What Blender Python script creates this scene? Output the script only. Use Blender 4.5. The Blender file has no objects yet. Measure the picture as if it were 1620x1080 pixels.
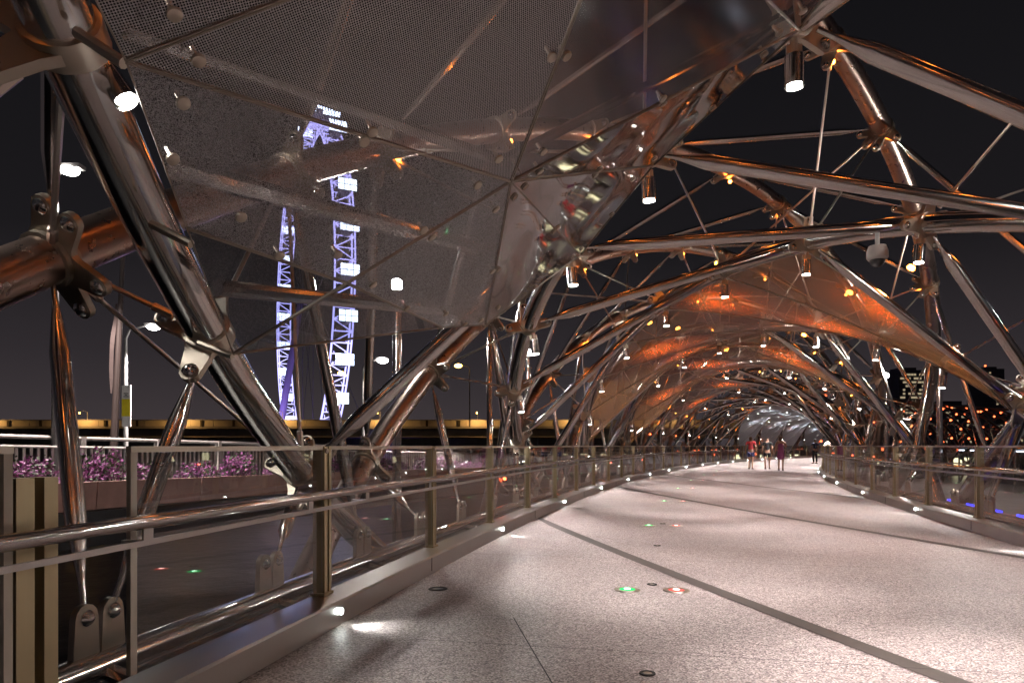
import bpy, math, random
from mathutils import Vector, Matrix
rnd = random.Random(7)
D = bpy.data; S = bpy.context.scene; COL = S.collection
PI = math.pi; rad = math.radians

# ------------------------------------------------------------------ camera, world, exposure
EYE = 1.25
cam_d = D.cameras.new('camera'); cam = D.objects.new('camera', cam_d); COL.objects.link(cam)
cam.location = (0, 0, EYE); cam.rotation_euler = (PI/2, 0, 0)
cam_d.lens = 24; cam_d.sensor_width = 36; cam_d.shift_y = 168/1620
cam_d.clip_start = .05; cam_d.clip_end = 4000
S.camera = cam
W = D.worlds.new('World'); S.world = W; W.use_nodes = True
wn = W.node_tree; wn.nodes.clear()
w_out = wn.nodes.new('ShaderNodeOutputWorld'); w_bg = wn.nodes.new('ShaderNodeBackground')
w_tc = wn.nodes.new('ShaderNodeTexCoord'); w_sep = wn.nodes.new('ShaderNodeSeparateXYZ'); w_cr = wn.nodes.new('ShaderNodeValToRGB')
wn.links.new(w_tc.outputs['Generated'], w_sep.inputs[0]); wn.links.new(w_sep.outputs['Z'], w_cr.inputs[0])
wn.links.new(w_cr.outputs[0], w_bg.inputs[0]); wn.links.new(w_bg.outputs[0], w_out.inputs[0])
e = w_cr.color_ramp.elements                      # night sky over a lit city: warm glow low down, near black overhead
e[0].position = 0.0; e[0].color = (.050, .040, .043, 1)
e[1].position = 0.60; e[1].color = (.0048, .0047, .0058, 1)
x = e.new(.12); x.color = (.027, .0225, .0255, 1)
x = e.new(.26); x.color = (.0105, .0095, .011, 1)
w_bg.inputs[1].default_value = 0.70
S.view_settings.view_transform = 'Standard'; S.view_settings.look = 'None'
S.view_settings.exposure = 0.6; S.view_settings.gamma = 1.0
S.render.engine = 'CYCLES'
cy = S.cycles
cy.max_bounces = 6; cy.diffuse_bounces = 2; cy.glossy_bounces = 4; cy.transmission_bounces = 4; cy.transparent_max_bounces = 14
cy.sample_clamp_indirect = 4.0; cy.sample_clamp_direct = 0; cy.blur_glossy = .5
cy.caustics_reflective = False; cy.caustics_refractive = False
cy.use_denoising = True
try: cy.denoiser = 'OPENIMAGEDENOISE'
except Exception: pass
cy.use_light_tree = True
SPOT_W, LED_STR, KERB_W, AMBER_W = 265.0, 30.0, 24.0, 3.4

# ------------------------------------------------------------------ bridge coordinates: s along, off to the right, z up
X0, A0, RC, G = 1.166, .18, 148.8, .003
def B(s, off=0., z=0.):
    a = A0 + s/RC
    return Vector((X0 + RC*(math.cos(A0)-math.cos(a)) + off*math.cos(a), RC*(math.sin(a)-math.sin(A0)) - off*math.sin(a), z + G*s))
def heading(s): return A0 + s/RC
CX = .133
ZI, RI, EI, PITCH_I = .657, 4.125, .862, 36.409     # inner helix
ZO, RO, EO, PITCH_O = 1.32, 4.729, 1.138, 50.17     # outer helix
def phi_i(n):
    base = [-.614, .758, 1.951, 3.2, 4.44][n % 5]
    return base + 2*PI*((n - n % 5)//5)
def phi_o(n): return -1.769 - n*PI/4
def in_pt(s, th, k=1.): return B(s, CX + k*RI*math.sin(th), ZI + k*RI*EI*math.cos(th))
def out_pt(s, th): return B(s, CX + RO*math.sin(th), ZO + RO*EO*math.cos(th))
def in_s(n, th): return (phi_i(n)-th)*PITCH_I/(2*PI)
def out_s(n, th): return (th-phi_o(n))*PITCH_O/(2*PI)
def ray(px, py, d): return Vector(((px-810)/1080*d, d, EYE + (708-py)/1080*d))
def to_sof(p):                                        # world -> (s, off)
    cxw, cyw = X0 + RC*math.cos(A0), -RC*math.sin(A0)
    dx, dy = p.x-cxw, p.y-cyw
    a = math.atan2(dy, -dx); return (a-A0)*RC, RC - math.hypot(dx, dy)
def hit(px, py, k):                                   # where a sight line leaves the inner ellipse scaled by k
    d = .6; last = None
    while d < 60:
        p = ray(px, py, d); s, o = to_sof(p)
        v = ((o-CX)/RI)**2 + ((p.z-G*s-ZI)/(RI*EI))**2
        if v > k*k: return p
        d += .01
    return ray(px, py, 20)

# ------------------------------------------------------------------ materials
def nd(nt, t, **kw):
    n = nt.nodes.new(t)
    for k, v in kw.items(): setattr(n, k, v)
    return n
def base_mat(name):
    m = D.materials.new(name); m.use_nodes = True
    return m, m.node_tree, m.node_tree.nodes['Principled BSDF'], m.node_tree.nodes['Material Output']
def ramp(nt, src, stops):
    r = nd(nt, 'ShaderNodeValToRGB'); els = r.color_ramp.elements
    for i, (p, c) in enumerate(stops):
        el = els[i] if i < 2 else els.new(p)
        el.position = p; el.color = (c, c, c, 1) if not isinstance(c, tuple) else (*c, 1)
    nt.links.new(src, r.inputs[0]); return r.outputs[0]
def noise(nt, scale, detail=4, rough=.6, coord='Object', stretch=None):
    tc = nd(nt, 'ShaderNodeTexCoord'); n = nd(nt, 'ShaderNodeTexNoise')
    n.inputs['Scale'].default_value = scale; n.inputs['Detail'].default_value = detail; n.inputs['Roughness'].default_value = rough
    if stretch:
        mp = nd(nt, 'ShaderNodeMapping'); mp.inputs['Scale'].default_value = stretch
        nt.links.new(tc.outputs[coord], mp.inputs[0]); nt.links.new(mp.outputs[0], n.inputs['Vector'])
    else: nt.links.new(tc.outputs[coord], n.inputs['Vector'])
    return n.outputs['Fac']
def metal(name, col, rough, var=.02, scale=3., bump=0., metallic=1., bscale=2.):
    m, nt, p, o = base_mat(name)
    p.inputs['Metallic'].default_value = metallic
    f = noise(nt, scale, 5)
    c1 = tuple(c*.93 for c in col); var = min(var, .02)
    nt.links.new(ramp(nt, f, [(.3, c1), (.7, col)]), p.inputs['Base Color'])
    nt.links.new(ramp(nt, noise(nt, scale*4, 4), [(.1, max(.02, rough-var)), (.9, rough+var)]), p.inputs['Roughness'])
    if name in ('polished_steel', 'strut_steel'):   # dulled, hand-touched patches
        nt.links.new(ramp(nt, noise(nt, 1.3, 1.5, .4), [(.25, rough-.05), (.8, rough+.09)]), p.inputs['Roughness'])
    if bump:
        b = nd(nt, 'ShaderNodeBump'); b.inputs['Strength'].default_value = bump; b.inputs['Distance'].default_value = .05
        nt.links.new(noise(nt, bscale, 2), b.inputs['Height']); nt.links.new(b.outputs[0], p.inputs['Normal'])
    return m
def plain(name, col, rough=.6, var=.25, scale=6., spec=.5):
    m, nt, p, o = base_mat(name)
    nt.links.new(ramp(nt, noise(nt, scale, 6), [(.25, tuple(c*(1-var) for c in col)), (.75, tuple(min(1, c*(1+var)) for c in col))]), p.inputs['Base Color'])
    p.inputs['Roughness'].default_value = rough; p.inputs['Specular IOR Level'].default_value = spec
    return m
def glow(name, col, strength):
    m, nt, p, o = base_mat(name); nt.nodes.remove(p)
    em = nd(nt, 'ShaderNodeEmission'); em.inputs[0].default_value = (*col, 1); em.inputs[1].default_value = strength
    nt.links.new(em.outputs[0], o.inputs[0]); return m
def sheet_fresnel(nt, f0):
    lw = nd(nt, 'ShaderNodeLayerWeight'); lw.inputs[0].default_value = .5
    pw = nd(nt, 'ShaderNodeMath', operation='POWER'); nt.links.new(lw.outputs['Facing'], pw.inputs[0]); pw.inputs[1].default_value = 4.2
    ma = nd(nt, 'ShaderNodeMath', operation='MULTIPLY_ADD'); nt.links.new(pw.outputs[0], ma.inputs[0]); ma.inputs[1].default_value = 1-f0; ma.inputs[2].default_value = f0
    return ma.outputs[0]
def thin_glass(name, tint, ior=1.5, rough=.015, grime=.04):
    m, nt, p, o = base_mat(name); nt.nodes.remove(p)
    tr = nd(nt, 'ShaderNodeBsdfTransparent'); tr.inputs[0].default_value = (*tint, 1)
    gl = nd(nt, 'ShaderNodeBsdfGlossy'); gl.inputs[0].default_value = (.95, .95, .95, 1); gl.inputs['Roughness'].default_value = rough
    fr = sheet_fresnel(nt, ior)
    mx = nd(nt, 'ShaderNodeMixShader'); nt.links.new(fr, mx.inputs[0]); nt.links.new(tr.outputs[0], mx.inputs[1]); nt.links.new(gl.outputs[0], mx.inputs[2])
    df = nd(nt, 'ShaderNodeBsdfDiffuse'); df.inputs[0].default_value = (.5, .48, .46, 1)
    m2 = nd(nt, 'ShaderNodeMixShader'); nt.links.new(ramp(nt, noise(nt, 1.2, 5), [(.35, grime*.3), (.8, grime)]), m2.inputs[0])
    nt.links.new(mx.outputs[0], m2.inputs[1]); nt.links.new(df.outputs[0], m2.inputs[2]); nt.links.new(m2.outputs[0], o.inputs[0])
    return m
def screen(name, col, rough, open_, dots=0., speck=0., metallic=1., transl=0., tcol=(1, 1, 1), mirror=0.):
    """sheet with holes (perforated steel) or specks of frit (glass): partly see-through"""
    m, nt, p, o = base_mat(name)
    p.inputs['Metallic'].default_value = metallic; p.inputs['Roughness'].default_value = rough
    p.inputs['Base Color'].default_value = (*col, 1)
    sh = p.outputs[0]
    if transl:
        tl = nd(nt, 'ShaderNodeBsdfTranslucent'); tl.inputs[0].default_value = (*tcol, 1)
        mm = nd(nt, 'ShaderNodeMixShader'); mm.inputs[0].default_value = transl
        nt.links.new(sh, mm.inputs[1]); nt.links.new(tl.outputs[0], mm.inputs[2]); sh = mm.outputs[0]
    tr = nd(nt, 'ShaderNodeBsdfTransparent'); tr.inputs[0].default_value = (*tcol, 1) if not transl else (1, 1, 1, 1)
    back = tr.outputs[0]
    if mirror:
        gl = nd(nt, 'ShaderNodeBsdfGlossy'); gl.inputs['Roughness'].default_value = .03
        fr = sheet_fresnel(nt, mirror)
        mg = nd(nt, 'ShaderNodeMixShader'); nt.links.new(fr, mg.inputs[0]); nt.links.new(back, mg.inputs[1]); nt.links.new(gl.outputs[0], mg.inputs[2]); back = mg.outputs[0]
    mx = nd(nt, 'ShaderNodeMixShader')
    if dots or speck:
        tc = nd(nt, 'ShaderNodeTexCoord'); vo = nd(nt, 'ShaderNodeTexVoronoi'); vo.feature = 'F1'
        vo.inputs['Scale'].default_value = dots or speck
        vo.inputs['Randomness'].default_value = .12 if dots else 1.
        nt.links.new(tc.outputs['UV'], vo.inputs['Vector']); vo.voronoi_dimensions = '2D'
        if dots: fac = ramp(nt, vo.outputs['Distance'], [(open_-.05, 0.), (open_+.05, 1.)])
        else:
            bw = nd(nt, 'ShaderNodeSeparateColor'); nt.links.new(vo.outputs['Color'], bw.inputs[0])
            ad = nd(nt, 'ShaderNodeMath', operation='ADD'); nt.links.new(bw.outputs[0], ad.inputs[0])
            big = ramp(nt, noise(nt, 1.6, 4), [(.3, -.0), (.75, .14)]); nt.links.new(big, ad.inputs[1])
            fac = ramp(nt, ad.outputs[0], [(open_-.25, .22), (open_+.3, .74)])
        nt.links.new(fac, mx.inputs[0])
    else:
        mx.inputs[0].default_value = 1-open_
    nt.links.new(back, mx.inputs[1]); nt.links.new(sh, mx.inputs[2]); nt.links.new(mx.outputs[0], o.inputs[0])
    return m

M = {}
M['polished'] = metal('polished_steel', (.66, .63, .60), .13, .05, 2.)
M['satin'] = metal('satin_steel', (.42, .31, .26), .28, .06, 3.)
M['strut'] = metal('strut_steel', (.66, .63, .60), .15, .05, 3.)
M['bracket'] = metal('bracket_steel', (.52, .46, .38), .36, .08, 9.)
M['rod'] = metal('rod_steel', (.55, .47, .41), .3, .05, 5.)
M['mirror'] = metal('mirror_sheet', (.60, .58, .58), .04, .01, .8)
M['brushed'] = metal('brushed_sheet', (.46, .43, .43), .15, .02, 1.5, bump=.4, bscale=1.8)
M['mesh_mirror'] = screen('fine_mesh_mirror', (.44, .42, .42), .12, .40, metallic=1.)
M['edge'] = metal('panel_edge', (.30, .26, .22), .4, .05, 6.)
M['post'] = metal('post_bronze_steel', (.54, .45, .28), .36, .0, .6)
M['kerb'] = metal('kerb_steel', (.56, .53, .50), .30, .07, 1.6)
M['housing'] = metal('lamp_housing', (.70, .68, .66), .14, .04, 8.)
M['glass'] = thin_glass('railing_glass', (.92, .93, .92), .17, grime=.02)
M['frit'] = screen('fritted_glass', (.55, .54, .55), .6, .53, speck=400., metallic=0., tcol=(.86, .85, .86), mirror=.08)
M['clear'] = thin_glass('dark_clear_glass', (.55, .58, .60), .08)
M['perf'] = screen('perforated_steel_near', (.45, .43, .43), .42, .36, dots=105., metallic=.65)
M['perf_far'] = screen('perforated_bronze_steel', (.21, .155, .12), .20, .26, metallic=1., transl=.18, tcol=(.95, .42, .12))
M['perf_grey'] = screen('perforated_grey_steel', (.86, .87, .92), .45, .06, metallic=.1, transl=.35, tcol=(.6, .62, .68))
M['white'] = glow('white_lamp', (1., .98, .92), 45.)
M['kerbled'] = glow('kerb_lamp', (.92, 1., .95), 30.)
M['orange'] = glow('amber_led', (1., .27, .03), LED_STR)
M['redled'] = glow('red_led', (1., .10, .03), 14.)
M['redfar'] = glow('red_led_far', (1., .16, .05), 3.2)
M['green'] = glow('green_led', (.03, .8, .15), 1.6)
M['redfloor'] = glow('red_floor_led', (1., .12, .10), 1.3)
M['gcore'] = glow('green_lamp_core', (.55, 1., .7), 5.)
M['rcore'] = glow('red_lamp_core', (1., .62, .58), 5.)
M['blue'] = glow('blue_strip', (.04, .04, 1.), 2.6)
M['whitestrip'] = glow('cool_white_strip', (.75, .82, 1.), 3.2)
M['sodium'] = glow('sodium_lamp', (1., .55, .10), 18.)
M['purple'] = glow('purple_led', (.44, .42, 1.), 1.6)
M['capsule'] = glow('capsule_light', (.62, .74, 1.), 3.6)
M['black'] = plain('black_plastic', (.02, .02, .022), .4)
M['whitepl'] = plain('white_plastic', (.6, .58, .56), .45, .06)
M['conc'] = plain('concrete', (.22, .20, .19), .8, .25, .8)
M['asphalt'] = plain('asphalt', (.05, .05, .052), .7, .3, 20)
M['terracotta'] = plain('planter_wall', (.36, .20, .17), .75, .2, 2.)
M['parapet'] = plain('parapet_concrete', (.42, .36, .28), .8, .2, .3)
M['soil'] = plain('soil', (.04, .03, .02), .9)
M['fence'] = plain('fence_paint', (.44, .39, .37), .5, .1)
M['pole'] = plain('lamp_post_paint', (.16, .15, .15), .5, .15)
M['darkpole'] = plain('dark_pole_paint', (.035, .022, .02), .5, .15)
M['purpleleg'] = plain('wheel_leg_paint', (.42, .36, .6), .6, .1)
M['cable'] = plain('cable', (.10, .09, .12), .6, .1)
M['yellow'] = plain('banner_yellow', (.75, .62, .02), .6, .08)
M['banner'] = plain('banner_cloth', (.7, .68, .66), .7, .08)
M['bannerdk'] = plain('banner_dark', (.05, .03, .028), .8, .2)
M['tower'] = plain('tower_wall', (.10, .10, .11), .7, .2, .05)
M['winwarm'] = glow('lit_window', (1., .80, .50), .24)
M['winwarm2'] = glow('lit_window_bright', (1., .92, .55), 1.6)
M['stripg'] = plain('joint_strip', (.062, .048, .042), .55, .15, 30)
M['seam'] = plain('dark_seam', (.03, .025, .025), .8)
M['rubber'] = plain('rubber', (.02, .02, .02), .8)

# deck terrazzo: chips of grey, white, black and pink
def deck_mat():
    m, nt, p, o = base_mat('deck_terrazzo')
    tc = nd(nt, 'ShaderNodeTexCoord'); vo = nd(nt, 'ShaderNodeTexVoronoi'); vo.voronoi_dimensions = '2D'
    vo.inputs['Scale'].default_value = 120.
    nt.links.new(tc.outputs['Object'], vo.inputs['Vector'])
    sp = nd(nt, 'ShaderNodeSeparateColor'); nt.links.new(vo.outputs['Color'], sp.inputs[0])
    chips = ramp(nt, sp.outputs[0], [(.0, (.075, .062, .060)), (.20, (.17, .135, .13)), (.45, (.30, .245, .235)), (.75, (.42, .355, .34)), (1., (.66, .60, .57))])
    big = ramp(nt, noise(nt, .55, 5), [(.28, (.68, .65, .645)), (.5, (.94, .90, .895)), (.75, (1.10, 1.06, 1.055))])
    mx = nd(nt, 'ShaderNodeMix', data_type='RGBA', blend_type='MULTIPLY'); mx.inputs['Factor'].default_value = 1
    nt.links.new(chips, mx.inputs['A']); nt.links.new(big, mx.inputs['B'])
    nt.links.new(mx.outputs['Result'], p.inputs['Base Color'])
    nt.links.new(ramp(nt, noise(nt, 2.2, 6), [(.3, .42), (.75, .58)]), p.inputs['Roughness'])
    b = nd(nt, 'ShaderNodeBump'); b.inputs['Strength'].default_value = .10; b.inputs['Distance'].default_value = .004
    nt.links.new(sp.outputs[1], b.inputs['Height']); nt.links.new(b.outputs[0], p.inputs['Normal'])
    return m
M['deck'] = deck_mat()
def water_mat():
    m, nt, p, o = base_mat('bay_water')
    p.inputs['Base Color'].default_value = (.010, .011, .014, 1); p.inputs['Roughness'].default_value = .3
    b = nd(nt, 'ShaderNodeBump'); b.inputs['Strength'].default_value = .5; b.inputs['Distance'].default_value = .3
    nt.links.new(noise(nt, .35, 4), b.inputs['Height']); nt.links.new(b.outputs[0], p.inputs['Normal'])
    return m
M['water'] = water_mat()
def leaf_mat(name, c1, c2):
    m, nt, p, o = base_mat(name)
    nt.links.new(ramp(nt, noise(nt, 9., 3), [(.3, c1), (.7, c2)]), p.inputs['Base Color'])
    p.inputs['Roughness'].default_value = .6
    return m
M['bract'] = leaf_mat('purple_bract', (.16, .03, .13), (.46, .13, .38))
M['leaf'] = leaf_mat('dark_leaf', (.025, .04, .02), (.06, .09, .03))

# ------------------------------------------------------------------ mesh helpers
class MB:
    def __init__(s): s.v = []; s.f = []; s.uv = None
    def add(s, vs, fs):
        b = len(s.v); s.v += [tuple(q) for q in vs]; s.f += [tuple(i+b for i in q) for q in fs]
    def box(s, c, ax, ay, az):
        c = Vector(c); vs = []
        for k in (-1, 1):
            for j in (-1, 1):
                for i in (-1, 1): vs.append(c + ax*i + ay*j + az*k)
        s.add(vs, [(0, 2, 3, 1), (4, 5, 7, 6), (0, 1, 5, 4), (2, 6, 7, 3), (0, 4, 6, 2), (1, 3, 7, 5)])
    def abox(s, x0, x1, y0, y1, z0, z1):
        s.box(((x0+x1)/2, (y0+y1)/2, (z0+z1)/2), Vector(((x1-x0)/2, 0, 0)), Vector((0, (y1-y0)/2, 0)), Vector((0, 0, (z1-z0)/2)))
    def tube(s, pts, rr, n=12, cap=True):
        pts = [Vector(p) for p in pts]; N = len(pts)
        if not isinstance(rr, (list, tuple)): rr = [rr]*N
        t = [(pts[min(i+1, N-1)]-pts[max(i-1, 0)]).normalized() for i in range(N)]
        u = t[0].orthogonal().normalized(); vs = []
        for i in range(N):
            u = (u - t[i]*u.dot(t[i])).normalized(); w = t[i].cross(u)
            for k in range(n):
                a = 2*PI*k/n; vs.append(pts[i] + (u*math.cos(a)+w*math.sin(a))*rr[i])
        fs = [(i*n+k, i*n+(k+1) % n, (i+1)*n+(k+1) % n, (i+1)*n+k) for i in range(N-1) for k in range(n)]
        if cap: fs += [tuple(range(n-1, -1, -1)), tuple(range((N-1)*n, N*n))]
        s.add(vs, fs)
    def prism(s, poly, d):
        poly = [Vector(p) for p in poly]; n = len(poly); d = Vector(d)
        s.add([p-d for p in poly]+[p+d for p in poly], [tuple(range(n-1, -1, -1)), tuple(range(n, 2*n))]+[(i, (i+1) % n, n+(i+1) % n, n+i) for i in range(n)])
    def sphere(s, c, r, nu=10, nv=6, sz=1.):
        c = Vector(c); vs = [c+Vector((0, 0, r*sz))]; fs = []
        for j in range(1, nv):
            for i in range(nu):
                a = 2*PI*i/nu; b = PI*j/nv; vs.append(c+Vector((r*math.sin(b)*math.cos(a), r*math.sin(b)*math.sin(a), r*sz*math.cos(b))))
        vs.append(c-Vector((0, 0, r*sz)))
        for i in range(nu):
            fs.append((0, 1+i, 1+(i+1) % nu)); fs.append((len(vs)-1, 1+(nv-2)*nu+(i+1) % nu, 1+(nv-2)*nu+i))
            for j in range(nv-2):
                a = 1+j*nu; fs.append((a+i, a+nu+i, a+nu+(i+1) % nu, a+(i+1) % nu))
        s.add(vs, fs)
    def mesh(s, name, mat, smooth=True):
        me = D.meshes.new(name); me.from_pydata(s.v, [], s.f)
        if mat: me.materials.append(M[mat] if isinstance(mat, str) else mat)
        if smooth:
            me.polygons.foreach_set('use_smooth', [True]*len(me.polygons))
            try: me.set_sharp_from_angle(angle=rad(35))
            except Exception: pass
        me.update(); return me
    def build(s, name, mat, parent=None, smooth=True):
        return link(name, s.mesh(name, mat, smooth), parent)
def link(name, data, parent=None, mw=None):
    o = D.objects.new(name, data); COL.objects.link(o)
    if mw is not None: o.matrix_world = mw
    if parent is not None: o.parent = parent
    return o
def tag(o, label=None, cat=None, group=None, kind=None):
    if label: o['label'] = label
    if cat: o['category'] = cat
    if group: o['group'] = group
    if kind: o['kind'] = kind
    return o
def empty(name, label=None, cat=None, group=None, kind=None, loc=None):
    o = D.objects.new(name, None); COL.objects.link(o)
    if loc is not None: o.location = loc
    return tag(o, label, cat, group, kind)
def lamp(name, typ, loc, watts, col, parent=None, aim=None, size=.05, cone=90, blend=.6):
    l = D.lights.new(name, typ); l.energy = watts; l.color = col; l.shadow_soft_size = size
    if typ == 'SPOT': l.spot_size = rad(cone); l.spot_blend = blend
    o = D.objects.new(name, l); COL.objects.link(o); o.location = loc
    if aim is not None: o.rotation_euler = Vector(aim).to_track_quat('-Z', 'Y').to_euler()
    if parent is not None: o.parent = parent
    return o
S0, S1 = -14., 170.
def frange(a, b, st):
    n = max(1, int(round((b-a)/st))); return [a+(b-a)*i/n for i in range(n+1)]
def steps(a, b):
    out = []; s = a
    while s < b:
        out.append(s); s += .35 if s < 25 else (.7 if s < 60 else 1.6)
    return out+[b]
def strip(mb, prof, ss):                              # extrude a closed (off, z) profile along the bridge
    n = len(prof); vs = [B(s, o, z) for s in ss for (o, z) in prof]
    fs = [(i*n+k, (i+1)*n+k, (i+1)*n+(k+1) % n, i*n+(k+1) % n) for i in range(len(ss)-1) for k in range(n)]
    fs += [tuple(range(n)), tuple(range(len(vs)-1, len(vs)-n-1, -1))]
    mb.add(vs, fs)

# ------------------------------------------------------------------ setting: water, land, deck
b = MB(); b.add([(-3000, -600, -7), (3000, -600, -7), (3000, 3500, -7), (-3000, 3500, -7)], [(0, 1, 2, 3)])
tag(b.build('water', 'water', smooth=False), kind='structure')
b = MB(); b.abox(-900, 30, 150, 1500, -7.5, 3.4)
tag(b.build('terrain', 'conc', smooth=False), kind='structure')
HALF = 3.245
ss_deck = frange(S0, S1, 1.)
b = MB(); strip(b, [(-HALF-.2, -.35), (-HALF-.2, 0), (HALF+.2, 0), (HALF+.2, -.35)], ss_deck)
deck = tag(b.build('deck', 'deck', smooth=False), kind='structure')
# diagonal dark joint strips across the deck, laid just proud of it
def deck_quad(sa, oa, sb, ob, w, z, mat, name):
    A, C = Vector((sa, oa)), Vector((sb, ob)); t = (C-A).normalized(); nrm = Vector((-t.y, t.x))*w/2
    mb = MB(); N = 14; vs = []
    for i in range(N+1):
        p = A.lerp(C, i/N)
        for q in (p+nrm, p-nrm):
            vs.append(B(q.x, max(-HALF, min(HALF, q.y)), z))
    mb.add(vs, [(2*i, 2*i+1, 2*i+3, 2*i+2) for i in range(N)])
    return mb.build(name, mat, deck, smooth=False)
for s0 in (-4.8, 4.7, 14.2, 23.9, 33.5, 43., 52.5, 62., 71.5):
    deck_quad(s0+6.5, -HALF, s0-6.5, HALF, .155, .004, 'stripg', 'joint_strip')
for s0 in (3.95, 7.35, 13.0, 22., 31., 40.):          # thin construction seams
    deck_quad(s0, -HALF if s0 > 5 else -2.6, s0+.05, HALF if s0 < 5 else 1.2, .006, .004, 'seam', 'deck_seam')
for s0 in (-2., 2.2, 11.2, 16.6, 26.6, 36.4): deck_quad(s0, -HALF, s0+.02, HALF, .006, .004, 'seam', 'deck_seam')
deck_quad(4.62, -2.1, 2.6, -1.35, .008, .004, 'seam', 'deck_seam')

# kerbs with their small lamps
KERB_S = [4.19+4.74*k for k in range(-2, 22)]
for side, nm, lb in ((-1, 'left', 'low brushed steel kerb with small white lamps along the left glass railing'), (1, 'right', 'low brushed steel kerb with small white lamps along the right glass railing')):
    b = MB(); h = HALF; prof = [(h, .004), (h+.010, .150), (h+.025, .163), (h+.245, .178), (h+.245, -.3), (h+.202, -.3), (h+.202, .002)]
    prof = [(side*o, z) for o, z in prof]
    if side < 0: prof = prof[::-1]
    strip(b, prof, frange(S0, S1, 1.))
    k = tag(b.build('kerb', 'kerb', smooth=False), lb, 'kerb')
    # joints in the kerb cladding
    for s in frange(-8.6, 60, 4.74):
        b = MB(); a = Vector((math.sin(heading(s)), math.cos(heading(s)), 0)); r = Vector((a.y, -a.x, 0))
        b.box(B(s, side*(h-.0005), .09), a*.003, r*.002, Vector((0, 0, .065))); b.build('kerb_joint', 'seam', k, False)
    for s in KERB_S:
        if s > 75: continue
        a = Vector((math.sin(heading(s)), math.cos(heading(s)), 0)); r = Vector((a.y, -a.x, 0))*(-side)   # r points to the deck
        c = B(s, side*(h-.004), .095); b = MB()
        b.tube([c-r*.01, c+r*.008], .022, 10); b.build('kerb_lamp', 'kerbled', k)
        if s < 60:
            lamp('kerb_beam', 'SPOT', c+r*.02, KERB_W, (.9, 1., .95), k, aim=r+Vector((0, 0, -.30)), size=.02, cone=80, blend=1.)

# ------------------------------------------------------------------ helix steelwork
TI, TO = .122, .145
TH0_I, DTH_I = rad(-4), rad(15)
TH0_O, DTH_O = rad(-2), 2*PI/26
def in_node(n, m): th = TH0_I+m*DTH_I-(rad(5) if n == 0 else 0); s = in_s(n, th); return s, th, in_pt(s, th)
def out_node(n, m): th = TH0_O+m*DTH_O+(rad(6) if n in (0, 1) and m <= -5 else 0); s = out_s(n, th); return s, th, out_pt(s, th)
def tangent(fn, n, th, d=.02):
    if fn == 'i': return (in_pt(in_s(n, th-d), th-d)-in_pt(in_s(n, th+d), th+d)).normalized()
    return (out_pt(out_s(n, th+d), th+d)-out_pt(out_s(n, th-d), th-d)).normalized()
in_lab = ['thick polished steel tube slanting down behind the near left railing',
          'polished steel tube along the right edge of the big near canopy',
          'polished steel arch tube crossing from the right edge along the first orange canopy',
          'polished steel arch tube between the two orange lit canopies',
          'polished steel arch tube beyond the second orange lit canopy']
out_lab = ['brown satin tube rising at the far left edge behind the thick polished tube',
           'reddish brown tube curving up left of centre beneath the near canopy',
           'brown satin outer tube behind the first orange canopy on the left',
           'brown satin outer tube behind the second orange canopy on the left',
           'brown satin outer tube of the distant open arches',
           'brown satin outer tube low at the right behind the right railing',
           'brown satin outer tube right of the tower, beyond the right railing',
           'brown satin tube with amber lamps dropping down the upper right night sky']
INNER, OUTER = [], []
for j in range(5):
    b = MB(); b.tube([in_pt(s, phi_i(j)-2*PI*s/PITCH_I) for s in steps(S0, S1)], TI, 18)
    INNER.append(tag(b.build('inner_helix_tube', 'polished'), in_lab[j], 'bridge tube', 'polished inner helix tubes'))
for j in range(8):
    b = MB(); b.tube([out_pt(s, phi_o(j)+2*PI*s/PITCH_O) for s in steps(S0, S1)], TO, 16)
    OUTER.append(tag(b.build('outer_helix_tube', 'satin'), out_lab[j], 'bridge tube', 'brown outer helix tubes'))
def pencil(name, A, C, r, mat, parent, gapA=.30, gapC=.30, n=10, tip=.30):
    d = (C-A); L = d.length; d = d/L
    a, c = A+d*gapA, C-d*gapC; tip = min(tip, (L-gapA-gapC)*.25)
    mb = MB(); mb.tube([a-d*.12, a, a+d*.04, a+d*tip, c-d*tip, c-d*.04, c, c+d*.12], [r*.28, r*.30, r*.36, r, r, r*.36, r*.30, r*.28], n)
    o = mb.build(name, mat, parent); return o
def rod(A, C, r, parent, mat='rod', gap=.22):
    d = (C-A).normalized(); mb = MB()
    mb.tube([A+d*gap, A+d*(gap+.12), A+d*(gap+.13), C-d*(gap+.13), C-d*(gap+.12), C-d*gap], [r*1.7, r*1.7, r, r, r*1.7, r*1.7], 7)
    return mb.build('tie_rod', mat, parent)
LUG = {}
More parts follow.
